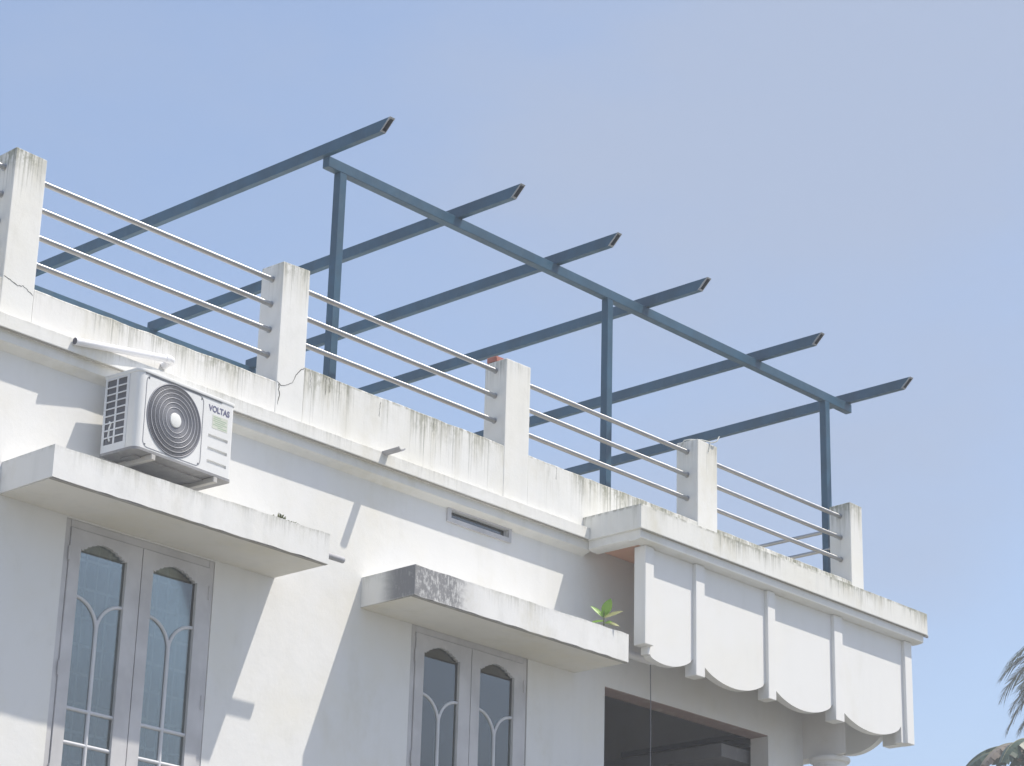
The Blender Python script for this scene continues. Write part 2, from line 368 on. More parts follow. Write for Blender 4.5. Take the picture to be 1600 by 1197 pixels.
# parapet and pillars
PIL = [(-.273, 0.0), (2.257, 2.539), (4.795, 5.097), (7.378, 7.672), (9.788, 10.0)]
PT = [0.0, .008, -.012, -.004, .006]
pill = []
for i, ((a, b), t) in enumerate(zip(PIL, PT)):
    z0 = -1.2755 if i < 3 else -1.1655
    mb = MB().box(a, b, 0, .247, z0, t)
    for v in mb.bm.verts:
        if v.co.z > -.5: v.co += Vector((random.uniform(-.005, .005), random.uniform(-.004, .004), random.uniform(-.008, .006)))
    mb.bevel(.011, 3)
    pill.append(mb.build('parapet_pillar', 'pillar', house))
box('parapet_pillar', 'pillar', house, -2.90, -2.62, 0, .247, -1.2755, 0, .011, 3)
for a, b, zt, zb, mt in ((-5.0, -2.902, -.988, -1.2755, 'parapet_low'), (-2.618, -.2732, -.988, -1.2755, 'parapet_low'), (.0002, 2.2568, -.988, -1.2755, 'parapet_low'), (2.5392, 4.7948, -.792, -1.2755, 'parapet_high'),
                         (5.0972, 5.8065, -.798, -1.2755, 'parapet_high'), (5.8065, 7.3778, -.798, -1.1655, 'parapet_high'), (7.6722, 9.7878, -.800, -1.1655, 'parapet_high')):
    mb = MB(); n = max(2, int((b - a) / .11)); xs = [a + (b - a) * i / n for i in range(n + 1)]
    zz = [zt + random.uniform(-.005, .004) for _ in xs]; zz2 = [z + random.uniform(-.003, .003) for z in zz]
    rows = [[mb.bm.verts.new(p) for p in ((x, .0025, zb), (x, .0025, z - .008), (x, .0095, z), (x, .19, z2), (x, .20, z2 - .01), (x, .20, zb))] for x, z, z2 in zip(xs, zz, zz2)]
    for r0, r1 in zip(rows, rows[1:]):
        for k in range(6):
            f = mb.bm.faces.new((r0[k], r1[k], r1[(k + 1) % 6], r0[(k + 1) % 6])); f.material_index = 1 if k in (2, 3) else 0
    mb.bm.faces.new(rows[0][::-1]); mb.bm.faces.new(rows[-1])
    mb.build('parapet', mt, house, mats=('grime',))

def crack(parent, pts, w=.0045, y=-.0015):
    mb = MB(); P = []
    for (x0, z0), (x1, z1) in zip(pts, pts[1:]):
        for k in range(4): P.append((x0 + (x1 - x0) * k / 4 + random.uniform(-.004, .004), z0 + (z1 - z0) * k / 4 + random.uniform(-.005, .005)))
    P.append(pts[-1]); L = []
    for i, (x, z) in enumerate(P):
        a = P[max(0, i - 1)]; b = P[min(len(P) - 1, i + 1)]; d = Vector((b[0] - a[0], b[1] - a[1])).normalized()
        ww = w * .62 * random.uniform(.35, 1.2) * (.3 if i in (0, len(P) - 1) else 1)
        L.append((Vector((x - d.y * ww, y, z + d.x * ww)), Vector((x + d.y * ww, y, z - d.x * ww))))
    for (a, b), (c, d) in zip(L, L[1:]): mb.prism((a, b, d, c), (0, .003, 0))
    return mb.build('crack', 'crack', parent)
crack(pill[0], [(-.262, -.975), (-.21, -.985), (-.15, -1.015), (-.10, -1.0), (-.05, -1.02), (-.012, -1.045)])
crack(pill[1], [(2.268, -.985), (2.31, -1.015), (2.36, -.99), (2.42, -.95), (2.45, -.88), (2.49, -.83), (2.53, -.80)])
crack(pill[1], [(2.285, -1.0), (2.283, -1.05), (2.295, -1.09), (2.282, -1.17)], .006)
crack(house, [(3.36, -.83), (3.345, -.90), (3.35, -.96)], .004, .0015)
for x in (2.60, 2.76, 2.80, 3.95, 5.45): crack(house, [(x, -.80), (x + .004, -.86), (x + .002, -.80 - random.uniform(.1, .16))], .0028, .0015)

# sunshades (chajjas) over the windows
def sunshade(x0, x1, y0, z0, z1, mat):
    mb = MB().box(x0, x1, y0, YW - .0005, z0, z1)
    ed = [e for e in mb.bm.edges if abs((e.verts[0].co - e.verts[1].co).x) > .5]
    bmesh.ops.subdivide_edges(mb.bm, edges=ed, cuts=26)
    for v in mb.bm.verts:
        if v.co.y < y0 + .01: v.co.z += random.uniform(-.0035, .0035); v.co.y += random.uniform(-.002, .002)
    o = mb.build('sunshade', mat, house)
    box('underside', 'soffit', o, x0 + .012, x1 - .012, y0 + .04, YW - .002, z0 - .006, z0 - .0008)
    box('drip_edge', 'grime', o, x0 + .006, x1 - .006, y0 + .006, y0 + .036, z0 - .007, z0 - .0055 + .0035)
    return o
shL = sunshade(-.081, 2.407, -.524, -2.488, -2.264, 'shade')
shR = sunshade(3.291, 5.793, -.527, -2.516, -2.280, 'shade_mould')

# windows
def window(dx, dz, glabel):
    X = lambda x: x + dx
    Z = lambda z: z + dz
    o0, o1 = WL[0] + .001, WL[1] - .001
    fr = MB()
    fr.prism([(X(a), .058, Z(b)) for a, b in ((o0, WZ0 + .001), (o0, WZ1 - .001), (o0 + .045, WZ1 - .001), (o0 + .045, WZ0 + .001))], (0, .10, 0))
    fr.prism([(X(a), .058, Z(b)) for a, b in ((o1 - .045, WZ0 + .001), (o1 - .045, WZ1 - .001), (o1, WZ1 - .001), (o1, WZ0 + .001))], (0, .10, 0))
    fr.prism([(X(a), .058, Z(b)) for a, b in ((o0 + .046, WZ1 - .056), (o0 + .046, WZ1 - .001), (o1 - .046, WZ1 - .001), (o1 - .046, WZ1 - .056))], (0, .10, 0))
    fr.prism([(X(a), .058, Z(b)) for a, b in ((o0 + .046, WZ0 + .001), (o0 + .046, WZ0 + .056), (o1 - .046, WZ0 + .056), (o1 - .046, WZ0 + .001))], (0, .10, 0))
    win = fr.bevel(.003, 1).build('window', 'window', house)
    zt, zb = -2.566, -4.40
    for l0, l1, g0, g1 in ((.541, 1.1655, .633, 1.037), (1.1735, 1.783, 1.272, 1.676)):
        c = (g0 + g1) / 2; w = g1 - g0
        prof = [(g0, -2.700)]
        for fx, z in ((.055, -2.706), (.06, -2.692), (.125, -2.688), (.135, -2.673), (.21, -2.668), (.225, -2.655), (.31, -2.650), (.33, -2.640), (.42, -2.636), (.44, -2.630)): prof.append((g0 + fx * w, z))
        prof += [(g1 - (x - g0), z) for x, z in prof[::-1]]
        gb_ = -4.285
        sash = MB()
        y0, dy = .048, .042
        sash.prism([(X(x), y0, Z(z)) for x, z in [(l0, zb), (l0, zt)] + [(g0, zt), (g0, -4.285), (g0, zb)]][0:5], (0, dy, 0))
        sash.prism([(X(x), y0, Z(z)) for x, z in ((g1, zb), (g1, zt), (l1, zt), (l1, zb))], (0, dy, 0))
        sash.prism([(X(x), y0 + .0004, Z(z)) for x, z in [(g0, zt)] + prof + [(g1, zt)]], (0, dy - .001, 0))
        sash.prism([(X(x), y0 + .0004, Z(z)) for x, z in ((g0, zb), (g0, gb_), (g1, gb_), (g1, zb))], (0, dy - .001, 0))
        s = sash.build('sash', 'window', win)
        # glazing bars: two arcs springing from the stiles and meeting in a centre bar, then two cross bars
        yb, rb = .072, .0125
        def arcpts(sgn):
            P = []
            for i in range(13):
                u = i / 12; P.append((X(c + sgn * (w / 2) * (1 - math.sin(u * math.pi / 2) ** 1.0)), yb, Z(-3.028 - .215 * (1 - math.cos(u * math.pi / 2)))))
            return P
        for sg in (-1, 1): MB().tube(arcpts(sg), rb, 8).build('glazing_bar', 'bar', win, smooth=60)
        MB().tube([(X(c), yb, Z(-3.16)), (X(c), yb, Z(gb_))], rb * 1.15, 8).build('glazing_bar', 'bar', win, smooth=60)
        for zc in (-3.800, -4.032): MB().tube([(X(g0), yb, Z(zc)), (X(g1), yb, Z(zc))], rb * 1.1, 8).build('glazing_bar', 'bar', win, smooth=60)
        # panes
        yg = .074
        def pane(pts): MB().prism([(X(x), yg, Z(z)) for x, z in pts], (0, .004, 0)).build('pane', 'glass', win)
        A = lambda sg: [(c + sg * (w / 2) * (1 - math.sin(i / 12 * math.pi / 2)), -3.028 - .215 * (1 - math.cos(i / 12 * math.pi / 2))) for i in range(13)]
        Lc, Rc = A(-1), A(1)
        e = .0008
        pane([(x, z) for x, z in prof] + [(x, z + e) for x, z in Rc] + [(x, z + e) for x, z in Lc[::-1][1:]])
        pane([(x - e, z - e) for x, z in Lc] + [(c - e, -3.800 + e), (g0, -3.800 + e)])
        pane([(x + e, z - e) for x, z in Rc] + [(c + e, -3.800 + e), (g1, -3.800 + e)])
        for za, zb2 in ((-3.800, -4.032), (-4.032, gb_)):
            for xa, xb in ((g0, c - e), (c + e, g1)): pane([(xa, za - e), (xb, za - e), (xb, zb2 + e), (xa, zb2 + e)])
        # security grille behind the glass
        for k in range(4): MB().tube([(X(g0 + w * (k + .5) / 4), .175, Z(-4.44)), (X(g0 + w * (k + .5) / 4), .175, Z(-2.54))], .007, 6).build('grille_rod', 'grille', win)
        for k in range(9):
            zc = -2.72 - .2 * k
            box('grille_bar', 'grille', win, X(l0 + .02), X(l1 - .02), .183, .188, Z(zc - .010), Z(zc + .010))
        xh = l0 - .006 if l0 < 1 else l1 + .006
        for zc in (-2.75, -3.55, -4.25): MB().tube([(X(xh), .046, Z(zc - .05)), (X(xh), .046, Z(zc + .05))], .008, 8).build('hinge', 'window', win, smooth=60)
    return win
window(0, 0, '')
window(3.369, -.012, '')

# high-level vent window
vf = MB()
vx0, vx1, vz0, vz1 = 4.193, 4.951, -1.598, -1.457
for a in ((vx0, VENT[0], vz0, vz1), (VENT[1], vx1, vz0, vz1), (VENT[0], VENT[1], VENT[3], vz1), (VENT[0], VENT[1], vz0, VENT[2])): vf.box(a[0], a[1], YW - .016, YW + .03 if False else YW - .001, a[2], a[3])
vent = vf.build('vent_window', 'window', house)
box('vent_frame', 'window', vent, VENT[0] + .002, VENT[1] - .002, .075, .10, VENT[2] + .002, VENT[2] + .016)
box('vent_frame', 'window', vent, VENT[0] + .002, VENT[0] + .016, .075, .10, VENT[2] + .017, VENT[3] - .002)
box('vent_frame', 'window', vent, VENT[1] - .016, VENT[1] - .002, .075, .10, VENT[2] + .017, VENT[3] - .002)
box('pane', 'glass', vent, VENT[0] + .017, VENT[1] - .017, .085, .089, VENT[2] + .017, VENT[3] - .002)
box('backing', 'curtain', vent, VENT[0] - .02, VENT[1] + .02, .30, .31, VENT[2] - .2, VENT[3] + .1)

# balcony valance: pilasters and scalloped panels
YQ, YP0, YP1 = -.542, -.507, -.432
ZQ = -1.4675
for a, b, zb in ((5.984, 6.100, -2.318), (6.666, 6.789, -2.448), (7.688, 7.800, -2.448), (8.698, 8.832, -2.448), (9.847, 9.965, -2.453)):
    box('pilaster', 'valance', house, a, b, YQ, -.420, zb, ZQ, .004, 1)
def scallop(x0, x1, ze0, zlow, ze1, n=24):
    P = []
    for i in range(n + 1):
        u = i / n; s = 4 * u * (1 - u); s = math.sqrt(max(0, s)) * .55 + s * .45
        P.append((x0 + (x1 - x0) * u, ze0 + (ze1 - ze0) * u + (zlow - (ze0 + ze1) / 2) * s))
    return P
def panel(x0, x1, curve):
    pts = [(x0, YP0, ZQ), (x1, YP0, ZQ)] + [(x, YP0, z) for x, z in curve[::-1]]
    MB().prism(pts, (0, YP1 - YP0, 0)).build('valance_panel', 'valance', house, smooth=30)
panel(6.072, 6.6655, scallop(6.072, 6.6655, -2.375, -2.432, -2.300)) if False else panel(6.1005, 6.6655, [(6.1005, -2.395)] + [(x, z) for x, z in scallop(5.98, 6.6655, -2.325, -2.432, -2.300) if x > 6.115])
box('pilaster_foot', 'valance', house, 6.064, 6.100, YP0, YP1, -2.385, -2.319)
panel(6.7895, 7.6875, scallop(6.7895, 7.6875, -2.300, -2.446, -2.300))
panel(7.8005, 8.6975, scallop(7.8005, 8.6975, -2.300, -2.446, -2.300))
panel(8.8325, 9.797, scallop(8.8325, 9.797, -2.300, -2.446, -2.300))
box('valance_panel', 'valance', house, 9.7975, 9.8465, YP0, YP1, -2.450, ZQ)
# return of the valance along the right side of the balcony
def side_panel(y0, y1, ze, zl):
    pts = [(9.855, y0, ZQ), (9.855, y1, ZQ)] + [(9.855, y, z) for y, z in scallop(y0, y1, ze, zl, ze)[::-1]]
    MB().prism(pts, (.075, 0, 0)).build('valance_panel', 'valance', house, smooth=30)
box('pilaster', 'valance', house, 9.848, 9.960, -.4195, -.262, -2.450, ZQ)
side_panel(-.2615, .46, -2.300, -2.478)
box('pilaster', 'valance', house, 9.848, 9.960, .4605, .58, -2.450, ZQ)
side_panel(.5805, 1.30, -2.300, -2.478)
# beam and round column carrying the balcony corner
MB().prism([(9.0065, YW + 1.2, -2.68), (9.0065, -.425, -2.68), (9.20, -.195, -2.68), (9.20, YW + 1.2, -2.68)], (0, 0, 1.285)).build('porch_beam', 'column', house)
MB().lathe([(.0, -2.682), (.185, -2.682), (.190, -2.70), (.182, -2.722), (.155, -2.735), (.150, -2.765), (.160, -2.775), (.158, -2.792), (.128, -2.81), (.122, -2.90), (.130, -6.0), (.135, GZ), (0, GZ)], (9.12, -.165, 0), seg=40).build('column', 'column', house, smooth=35)
# inside the porch opening: ledge and slatted shutter on the right-hand wall
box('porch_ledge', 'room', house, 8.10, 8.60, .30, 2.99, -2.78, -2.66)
for k in range(14):
    z = -2.60 - .055 * k if k < 1 else -2.80 - .055 * (k - 1)
    box('shutter_slat', 'slat', house, 8.60, 8.618, .29, 1.9, z - .046, z, 0)
box('shutter_slat', 'slat', house, 8.60, 8.618, .29, 1.9, -2.56, -2.515)
box('shutter_slat', 'slat', house, 8.60, 8.618, .29, 1.9, -2.50, -2.455)

# ------------------------------------------------------------------ drain pipes, spout, cable
def pipe_thing(name, label, cat, pts, r, mat, rin=None, seg=16, group=None, extra=None):
    o = MB().tube(pts, r, seg).build(name, mat, None, smooth=50)
    tag(o, label, cat, group); return o
el = []
pe, p0, pw = Vector((0.301, -0.106, -1.309)), Vector((1.197, -0.085, -1.17)), Vector((1.167, .001, -1.205))
d0 = (pe - p0).normalized(); dw = (pw - p0).normalized()
pts = [pw, p0 + dw * .036] + [(p0 + dw * .036).lerp(p0, k / 4).lerp(p0.lerp(p0 + d0 * .06, k / 4), k / 4) for k in (1, 2, 3)] + [p0 + d0 * .06, pe]
dp = thing('drain_pipe', pw, 'long white plastic pipe with elbow lying along the parapet above the air conditioner', 'pipe')
MB().tube(pts, .027, 20).build('pipe', 'pvc', dp, smooth=50)
MB().tube([pe - d0 * .002, pe + d0 * .0015], .0235, 20).build('bore_shade_disc', 'pvcshade', dp, smooth=50)  # dark disc on the closed pipe end: the hollow's shade put into colour
MB().tube([p0 + d0 * .045, p0 + d0 * .085], .0305, 20).build('coupling', 'pvc', dp, smooth=50)

# rain spout: a split pipe lying on the cornice
sp = thing('rain_spout', (3.357, -.078, -1.27), 'short grey gutter spout poking out from the middle of the cornice', 'spout')
mb = MB(); prof = []
for i in range(11):
    a = R(200 + 140 * i / 10); prof.append((3.357 + math.cos(a) * .040, -1.262 + math.sin(a) * .040 * .9))
prof_in = [(3.357 + (x - 3.357) * .86, -1.262 + (z + 1.262) * .86 + .002) for x, z in prof]
mb.prism([(x, -.262, z) for x, z in prof + prof_in[::-1]], (0, .262, 0)).build('channel', 'greypipe', sp, smooth=40)

pipe_thing('overflow_pipe', 'stubby grey pipe sticking out of the end of the left sunshade', 'pipe', [(2.40, -.40, -2.375), (2.665, -.40, -2.375)], .024, 'greypipe')
pipe_thing('overflow_pipe', 'white pipe between the right sunshade and the scalloped balcony edge', 'pipe', [(5.792, -.10, -2.272), (6.62, -.10, -2.272)], .034, 'pvc')
pipe_thing('corner_spout', 'tiny dark pipe stub at the far corner of the balcony edge', 'pipe', [(10.06, -.60, -1.372), (10.155, -.60, -1.372)], .016, 'greypipe')
cb = [(6.60 + .004 * math.sin(k * 1.3), -.10 + .003 * math.cos(k), -2.30 - .28 * k) for k in range(10)]
o = MB().tube(cb, .004, 6).build('hanging_cable', 'cable', None, smooth=60); tag(o, 'thin grey cable hanging down in front of the dark porch opening', 'cable')

# ------------------------------------------------------------------ steel railings between the pillars
bays = [(-2.62, -.273, (-.123, -.331, -.541, -.750), 'four-rail steel railing at the left picture edge, left of the leftmost pillar'),
        (0.0, 2.257, (-.123, -.331, -.541, -.750), 'four-rail stainless steel railing above the air conditioner, between two cracked pillars'),
        (2.539, 4.795, (-.104, -.330, -.552), 'three-rail stainless steel railing below the first blue post'),
        (5.097, 7.378, (-.112, -.335, -.560), 'three-rail stainless steel railing crossing the middle blue post'),
        (7.672, 9.788, (-.118, -.335, -.560), 'three-rail stainless steel railing ending at the far right pillar')]
for a, b, zs, lab in bays:
    t = thing('steel_railing', ((a + b) / 2, .12, zs[-1]), lab, 'railing', 'railings between the parapet pillars')
    for z in zs:
        sag = random.uniform(-.004, .004)
        MB().tube([(a - .0 + .0005, .12, z), ((a + b) / 2, .12 + sag, z - abs(sag) * .6), (b - .0005, .12, z)], .0208, 18).build('rail', 'steel', t, smooth=60)
        for x, s in ((a, 1), (b, -1)):
            MB().tube([(x + s * .0003, .12, z), (x + s * .006, .12, z)], .027, 16).build('flange', 'steel', t, smooth=40)
t = thing('steel_railing', (9.9, 1.2, -.6), 'short side railing of two steel rails seen behind the far blue post', 'railing')
for z in (-.198, -.388): MB().tube([(9.9, .2475, z), (9.9, 2.1, z)], .019, 16).build('rail', 'steel', t, smooth=60)
MB().box(9.80, 10.0, 2.1, 2.3, -1.1655, -.02).bevel(.01, 2).build('end_post', 'pillar', t, smooth=45)

# ------------------------------------------------------------------ blue steel pergola frame
pg = thing('pergola', (6.6, 2.3, -1.27), 'unfinished blue steel pergola frame on the roof terrace', 'pergola')
ZB0, ZB1 = 1.180, 1.275
GX0, GX1 = 2.957, 10.351
def hollow(name, x0, x1, y0, y1, z0, z1, ends):
    return box(name, 'blue', pg, x0, x1, y0, y1, z0, z1, .004, 1)
hollow('front_beam', GX0, GX1, .330, .405, ZB0, ZB1, 1)
hollow('back_beam', GX0 - .9, GX1, 4.40, 4.475, ZB0, ZB1, 1)
for x in (3.167, 6.559, 9.961):
    for y, z0 in ((.330, -1.275), (4.40, -1.275)):
        p = hollow('post', x - .078, x, y, y + .075, z0 + (.11 if x > 5.8 else 0), ZB0 - .0005, 0)
        box('base_plate', 'blue', p, x - .12, x + .04, y - .04, y + .115, z0 + (.11 if x > 5.8 else 0), z0 + (.118 if x > 5.8 else .008))
for rx, yt in ((2.918, -.410), (4.490, -.396), (5.762, -.394), (7.031, -.398), (8.767, -.428), (10.283, -.435)):
    w, z0, z1, yb = .052, ZB1 + .0006, ZB1 + .1006, yt + .105
    yfar = 4.50
    mb = MB()
    # box tube with a raking open end: outer skin, inner skin
    O = [(rx, yb, z0), (rx + w, yb, z0), (rx + w, yt, z1), (rx, yt, z1)]
    th = .005
    sl = (yt - yb) / (z1 - z0)
    I = [(rx + th, yb + sl * th, z0 + th), (rx + w - th, yb + sl * th, z0 + th), (rx + w - th, yt - sl * th, z1 - th), (rx + th, yt - sl * th, z1 - th)]
    F = [(x, yfar, z) for x, y, z in O]; K = [(x, yt + .55, z) for x, y, z in I]
    vo = [mb.bm.verts.new(p) for p in O]; vi = [mb.bm.verts.new(p) for p in I]; vf_ = [mb.bm.verts.new(p) for p in F]; vk = [mb.bm.verts.new(p) for p in K]
    inner = []
    for k in range(4):
        n = (k + 1) % 4
        mb.bm.faces.new((vo[k], vo[n], vf_[n], vf_[k])); mb.bm.faces.new((vo[k], vi[k], vi[n], vo[n]))
        inner.append(mb.bm.faces.new((vi[k], vk[k], vk[n], vi[n])))
    mb.bm.faces.new(vf_); inner.append(mb.bm.faces.new(vk[::-1]))
    for f in inner: f.material_index = 1
    r = mb.build('rafter', 'blue', pg, mats=('tubein',))
    # bare ground steel round the saw cut
    rim = MB(); g2 = .0012
    n_ = Vector((0, -(z1 - z0), -(yb - yt))).normalized()
    def pt(p, off): return Vector(p) + n_ * off
    a_ = [pt(p, .0004) for p in O]; b_ = [Vector(a_[k]) + (Vector(a_[(k + 2) % 4]) - Vector(a_[k])).normalized() * random.uniform(.014, .020) for k in range(4)]
    for k in range(4):
        n = (k + 1) % 4; rim.prism((a_[k], a_[n], b_[n], b_[k]), n_ * .0015)
    rim.build('cut_end', 'cut', r)
    cuff = MB()
    for s_, xx in ((-1, rx - .0006), (1, rx + w + .0006)):
        cuff.prism([(xx, yt - .0005, z1), (xx, yb - .0005, z0), (xx, yb + random.uniform(.012, .02), z0), (xx, yb - .03 + random.uniform(.01, .02), z0 + .03), (xx, yb - .06 + random.uniform(.008, .02), z0 + .06), (xx, yt + random.uniform(.01, .02), z1)], (s_ * -.0004, 0, 0))
    cuff.build('primer_edge', 'cut', r)

# ------------------------------------------------------------------ outdoor air-conditioning unit
AW, AD, AH = .935, .345, .592
ac = bpy.data.objects.new('air_conditioner', None); COL.objects.link(ac)
tag(ac, 'white outdoor air conditioner unit with round fan guard beside the parapet pipe', 'air conditioner')
ac.empty_display_size = .2
AM = Matrix.Translation((.646, -.430, -2.066)) @ Matrix.Rotation(R(4.6), 4, 'Z') @ Matrix.Rotation(R(-.7), 4, 'Y')
ac.matrix_world = AM
def acp(mb, name, mat, parent=None, smooth=None, mats=None):
    o = mb.build(name, mat, None, smooth, mats); o.parent = parent or ac; return o
def rrect(x0, x1, z0, z1, r, n=6, y=0.0):
    P = []
    for cx, cz, a0 in ((x1 - r, z1 - r, 0), (x0 + r, z1 - r, 90), (x0 + r, z0 + r, 180), (x1 - r, z0 + r, 270)):
        for i in range(n + 1): a = R(a0 + 90 * i / n); P.append((cx + math.cos(a) * r, y, cz + math.sin(a) * r))
    return P
# casing: plan outline with rounded front corners
out = [(0.0, AD)]
for i in range(9): a = R(180 + 90 * i / 8); out.append((.055 + math.cos(a) * .055, .055 + math.sin(a) * .055))
for i in range(7): a = R(270 + 90 * i / 6); out.append((AW - .03 + math.cos(a) * .03, .03 + math.sin(a) * .03))
out.append((AW, AD))
# hollow at the fan and the left grille: build casing as skins
cas = MB()
FC = Vector((.345, 0, .295)); FR = .262
# front skin with a round hole
side = out[1:9]; sider = out[10:16]
def strip(pl, z0, z1, mb):
    a = [mb.bm.verts.new((x, y, z0)) for x, y in pl]; b = [mb.bm.verts.new((x, y, z1)) for x, y in pl]
    for k in range(len(pl) - 1): mb.bm.faces.new((a[k], a[k + 1], b[k + 1], b[k]))
zc0, zc1 = .02, AH - .022
xs0, xs1 = .055, AW - .03
strip([(0.0, .10)] + out[1:10], zc0, zc1, cas)
strip(out[10:17] + [(AW, AD)], zc0, zc1, cas)
strip([(AW, AD), (0.0, AD)], zc0, zc1, cas)
# front plate between the round hole and the rectangle (left part), then the plain right part
fx1 = .625
N = 64
hole = [(FC.x + math.cos(2 * math.pi * k / N) * FR, FC.z + math.sin(2 * math.pi * k / N) * FR) for k in range(N)]
def onrect(a):
    dx, dz = math.cos(a), math.sin(a); tt = []
    if dx > 1e-9: tt.append((fx1 - FC.x) / dx)
    if dx < -1e-9: tt.append((xs0 - FC.x) / dx)
    if dz > 1e-9: tt.append((zc1 - FC.z) / dz)
    if dz < -1e-9: tt.append((zc0 - FC.z) / dz)
    t = min(tt); return (FC.x + dx * t, FC.z + dz * t)
angs = sorted([2 * math.pi * k / N for k in range(N)] + [math.atan2(z - FC.z, x - FC.x) % (2 * math.pi) for x in (xs0, fx1) for z in (zc0, zc1)])
vi = [cas.bm.verts.new((FC.x + math.cos(a) * FR, 0, FC.z + math.sin(a) * FR)) for a in angs]; vo = [cas.bm.verts.new((onrect(a)[0], 0, onrect(a)[1])) for a in angs]
vb = [cas.bm.verts.new((FC.x + math.cos(a) * (FR - .004), .05, FC.z + math.sin(a) * (FR - .004))) for a in angs]
for k in range(len(angs)):
    n = (k + 1) % len(angs); cas.bm.faces.new((vi[k], vi[n], vo[n], vo[k])); cas.bm.faces.new((vi[k], vb[k], vb[n], vi[n]))
# right part with three recessed grips
gx0, gx1 = .685, .880
gz = [(.275, .300), (.180, .205), (.085, .110)]
cuts = sorted({zc0, zc1} | {v for p in gz for v in p}); xc = [fx1, gx0, gx1, xs1]
for i in range(3):
    for k in range(len(cuts) - 1):
        z0, z1 = cuts[k], cuts[k + 1]
        if i == 1 and (z0, z1) in gz:
            cas.poly(((xc[i], .016, z0), (xc[i + 1], .016, z0), (xc[i + 1], .016, z1 - .006), (xc[i], .016, z1 - .006)))
            cas.poly(((xc[i], 0, z1), (xc[i + 1], 0, z1), (xc[i + 1], .016, z1 - .006), (xc[i], .016, z1 - .006)))
            cas.poly(((xc[i], 0, z0), (xc[i + 1], 0, z0), (xc[i + 1], .016, z0), (xc[i], .016, z0)))
            for xx in (xc[i], xc[i + 1]): cas.poly(((xx, 0, z0), (xx, .016, z0), (xx, .016, z1 - .006), (xx, 0, z1)))
        else: cas.poly(((xc[i], 0, z0), (xc[i + 1], 0, z0), (xc[i + 1], 0, z1), (xc[i], 0, z1)))
bmesh.ops.remove_doubles(cas.bm, verts=cas.bm.verts, dist=.0004)
acp(cas, 'casing', 'ac', smooth=35)
# lid and base pan
def outline(off):
    c = Vector((AW / 2, AD / 2)); return [(c.x + (x - c.x) * (1 + off / (AW / 2)), c.y + (y - c.y) * (1 + off / (AD / 2))) for x, y in out]
lid = MB(); lid.prism([(x, y, AH - .024) for x, y in outline(.006)], (0, 0, .024)); lid.bevel(.006, 2, 60)
acp(lid, 'top_cover', 'ac', smooth=35)
acp(MB().box(.05, .80, -.0045, -.0012, AH - .0325, AH - .0245), 'seam', 'acdark')
base = MB(); base.prism([(x, y, 0) for x, y in outline(.003)], (0, 0, .0195))
acp(base, 'base_pan', 'acbase', smooth=35)
# square shroud line around the fan
sq = MB(); A1 = rrect(.062, .622, .030, .558, .05); A2 = rrect(.0675, .6165, .0355, .5525, .046)
va = [sq.bm.verts.new((x, -.0018, z)) for x, y, z in A1]; vb2 = [sq.bm.verts.new((x, -.0018, z)) for x, y, z in A2]; vc = [sq.bm.verts.new((x, -.0003, z)) for x, y, z in A1]
for k in range(len(va)):
    n = (k + 1) % len(va); sq.bm.faces.new((va[k], va[n], vb2[n], vb2[k])); sq.bm.faces.new((va[k], va[n], vc[n], vc[k]))
acp(sq, 'shroud_seam', 'grillegrey')
for x, z in ((.085, .052), (.60, .052), (.085, .535), (.60, .535)): acp(MB().lathe([(0, -.003), (.006, -.003), (.006, -.0005), (0, -.0005)], (x, 0, z), 'y', 10), 'screw', 'acdark')
# fan well, blades, guard
acp(MB().lathe([(0, .24), (FR, .24), (FR, .051), (FR - .004, .051), (FR - .004, .236), (0, .236)], FC, 'y', 48), 'fan_well', 'acdark')
fan = acp(MB().lathe([(0, .10), (.055, .10), (.06, .105), (.06, .18), (0, .18)], FC, 'y', 24), 'fan', 'acdark', smooth=40)
for k in range(3):
    b = MB(); P = []
    for i in range(7):
        rr = .055 + (.235 - .055) * i / 6; a0 = R(120 * k + 18 * i / 6); P.append([Vector((FC.x + math.cos(a0 + d) * rr, .115 + .055 * (d / R(70)) + .02, FC.z + math.sin(a0 + d) * rr)) for d in (0, R(25), R(50), R(70))])
    V = [[b.bm.verts.new(p) for p in r_] for r_ in P]
    for i in range(6):
        for j in range(3): b.bm.faces.new((V[i][j], V[i + 1][j], V[i + 1][j + 1], V[i][j + 1]))
    acp(b, 'blade', 'grillegrey', fan, smooth=True)
gd = MB()
for k in range(120):
    a = 2 * math.pi * k / 120; d = Vector((math.cos(a), 0, math.sin(a))); tn = Vector((-d.z, 0, d.x))
    for (ra, ya), (rb_, yb_) in (((.052, -.014), (.17, -.012)), ((.17, -.012), (.258, .004))):
        p0, p1 = FC + d * ra + Vector((0, ya, 0)), FC + d * rb_ + Vector((0, yb_, 0)); hw = .0021
        gd.prism((p0 - tn * hw, p0 + tn * hw, p1 + tn * hw, p1 - tn * hw), (0, .004, 0))
guard = acp(gd, 'fan_guard', 'grillegrey')
guard['kind'] = 'stuff'
def ring(rad, y, th, mat, nm='guard_ring'):
    rg = MB(); rg.tube([(FC.x + math.cos(2 * math.pi * k / 64) * rad, y, FC.z + math.sin(2 * math.pi * k / 64) * rad) for k in range(65)], th, 6, False)
    return acp(rg, nm, mat, guard, smooth=True)
for rad in (.092, .126, .160, .194, .226): ring(rad, -.016 + .012 * max(0, (rad - .16) / .1), .0025, 'guardlight')
for k in range(22): ring(.070 + .0087 * k, -.0125 + (.013 * max(0, (.070 + .0087 * k - .17) / .09)), .0025, 'grillegrey')
ring(.258, -.001, .006, 'grillegrey')
acp(MB().lathe([(0, -.024), (.036, -.024), (.050, -.021), (.054, -.014), (.054, -.008), (0, -.008)], FC, 'y', 32), 'fan_badge', 'hub', smooth=30)
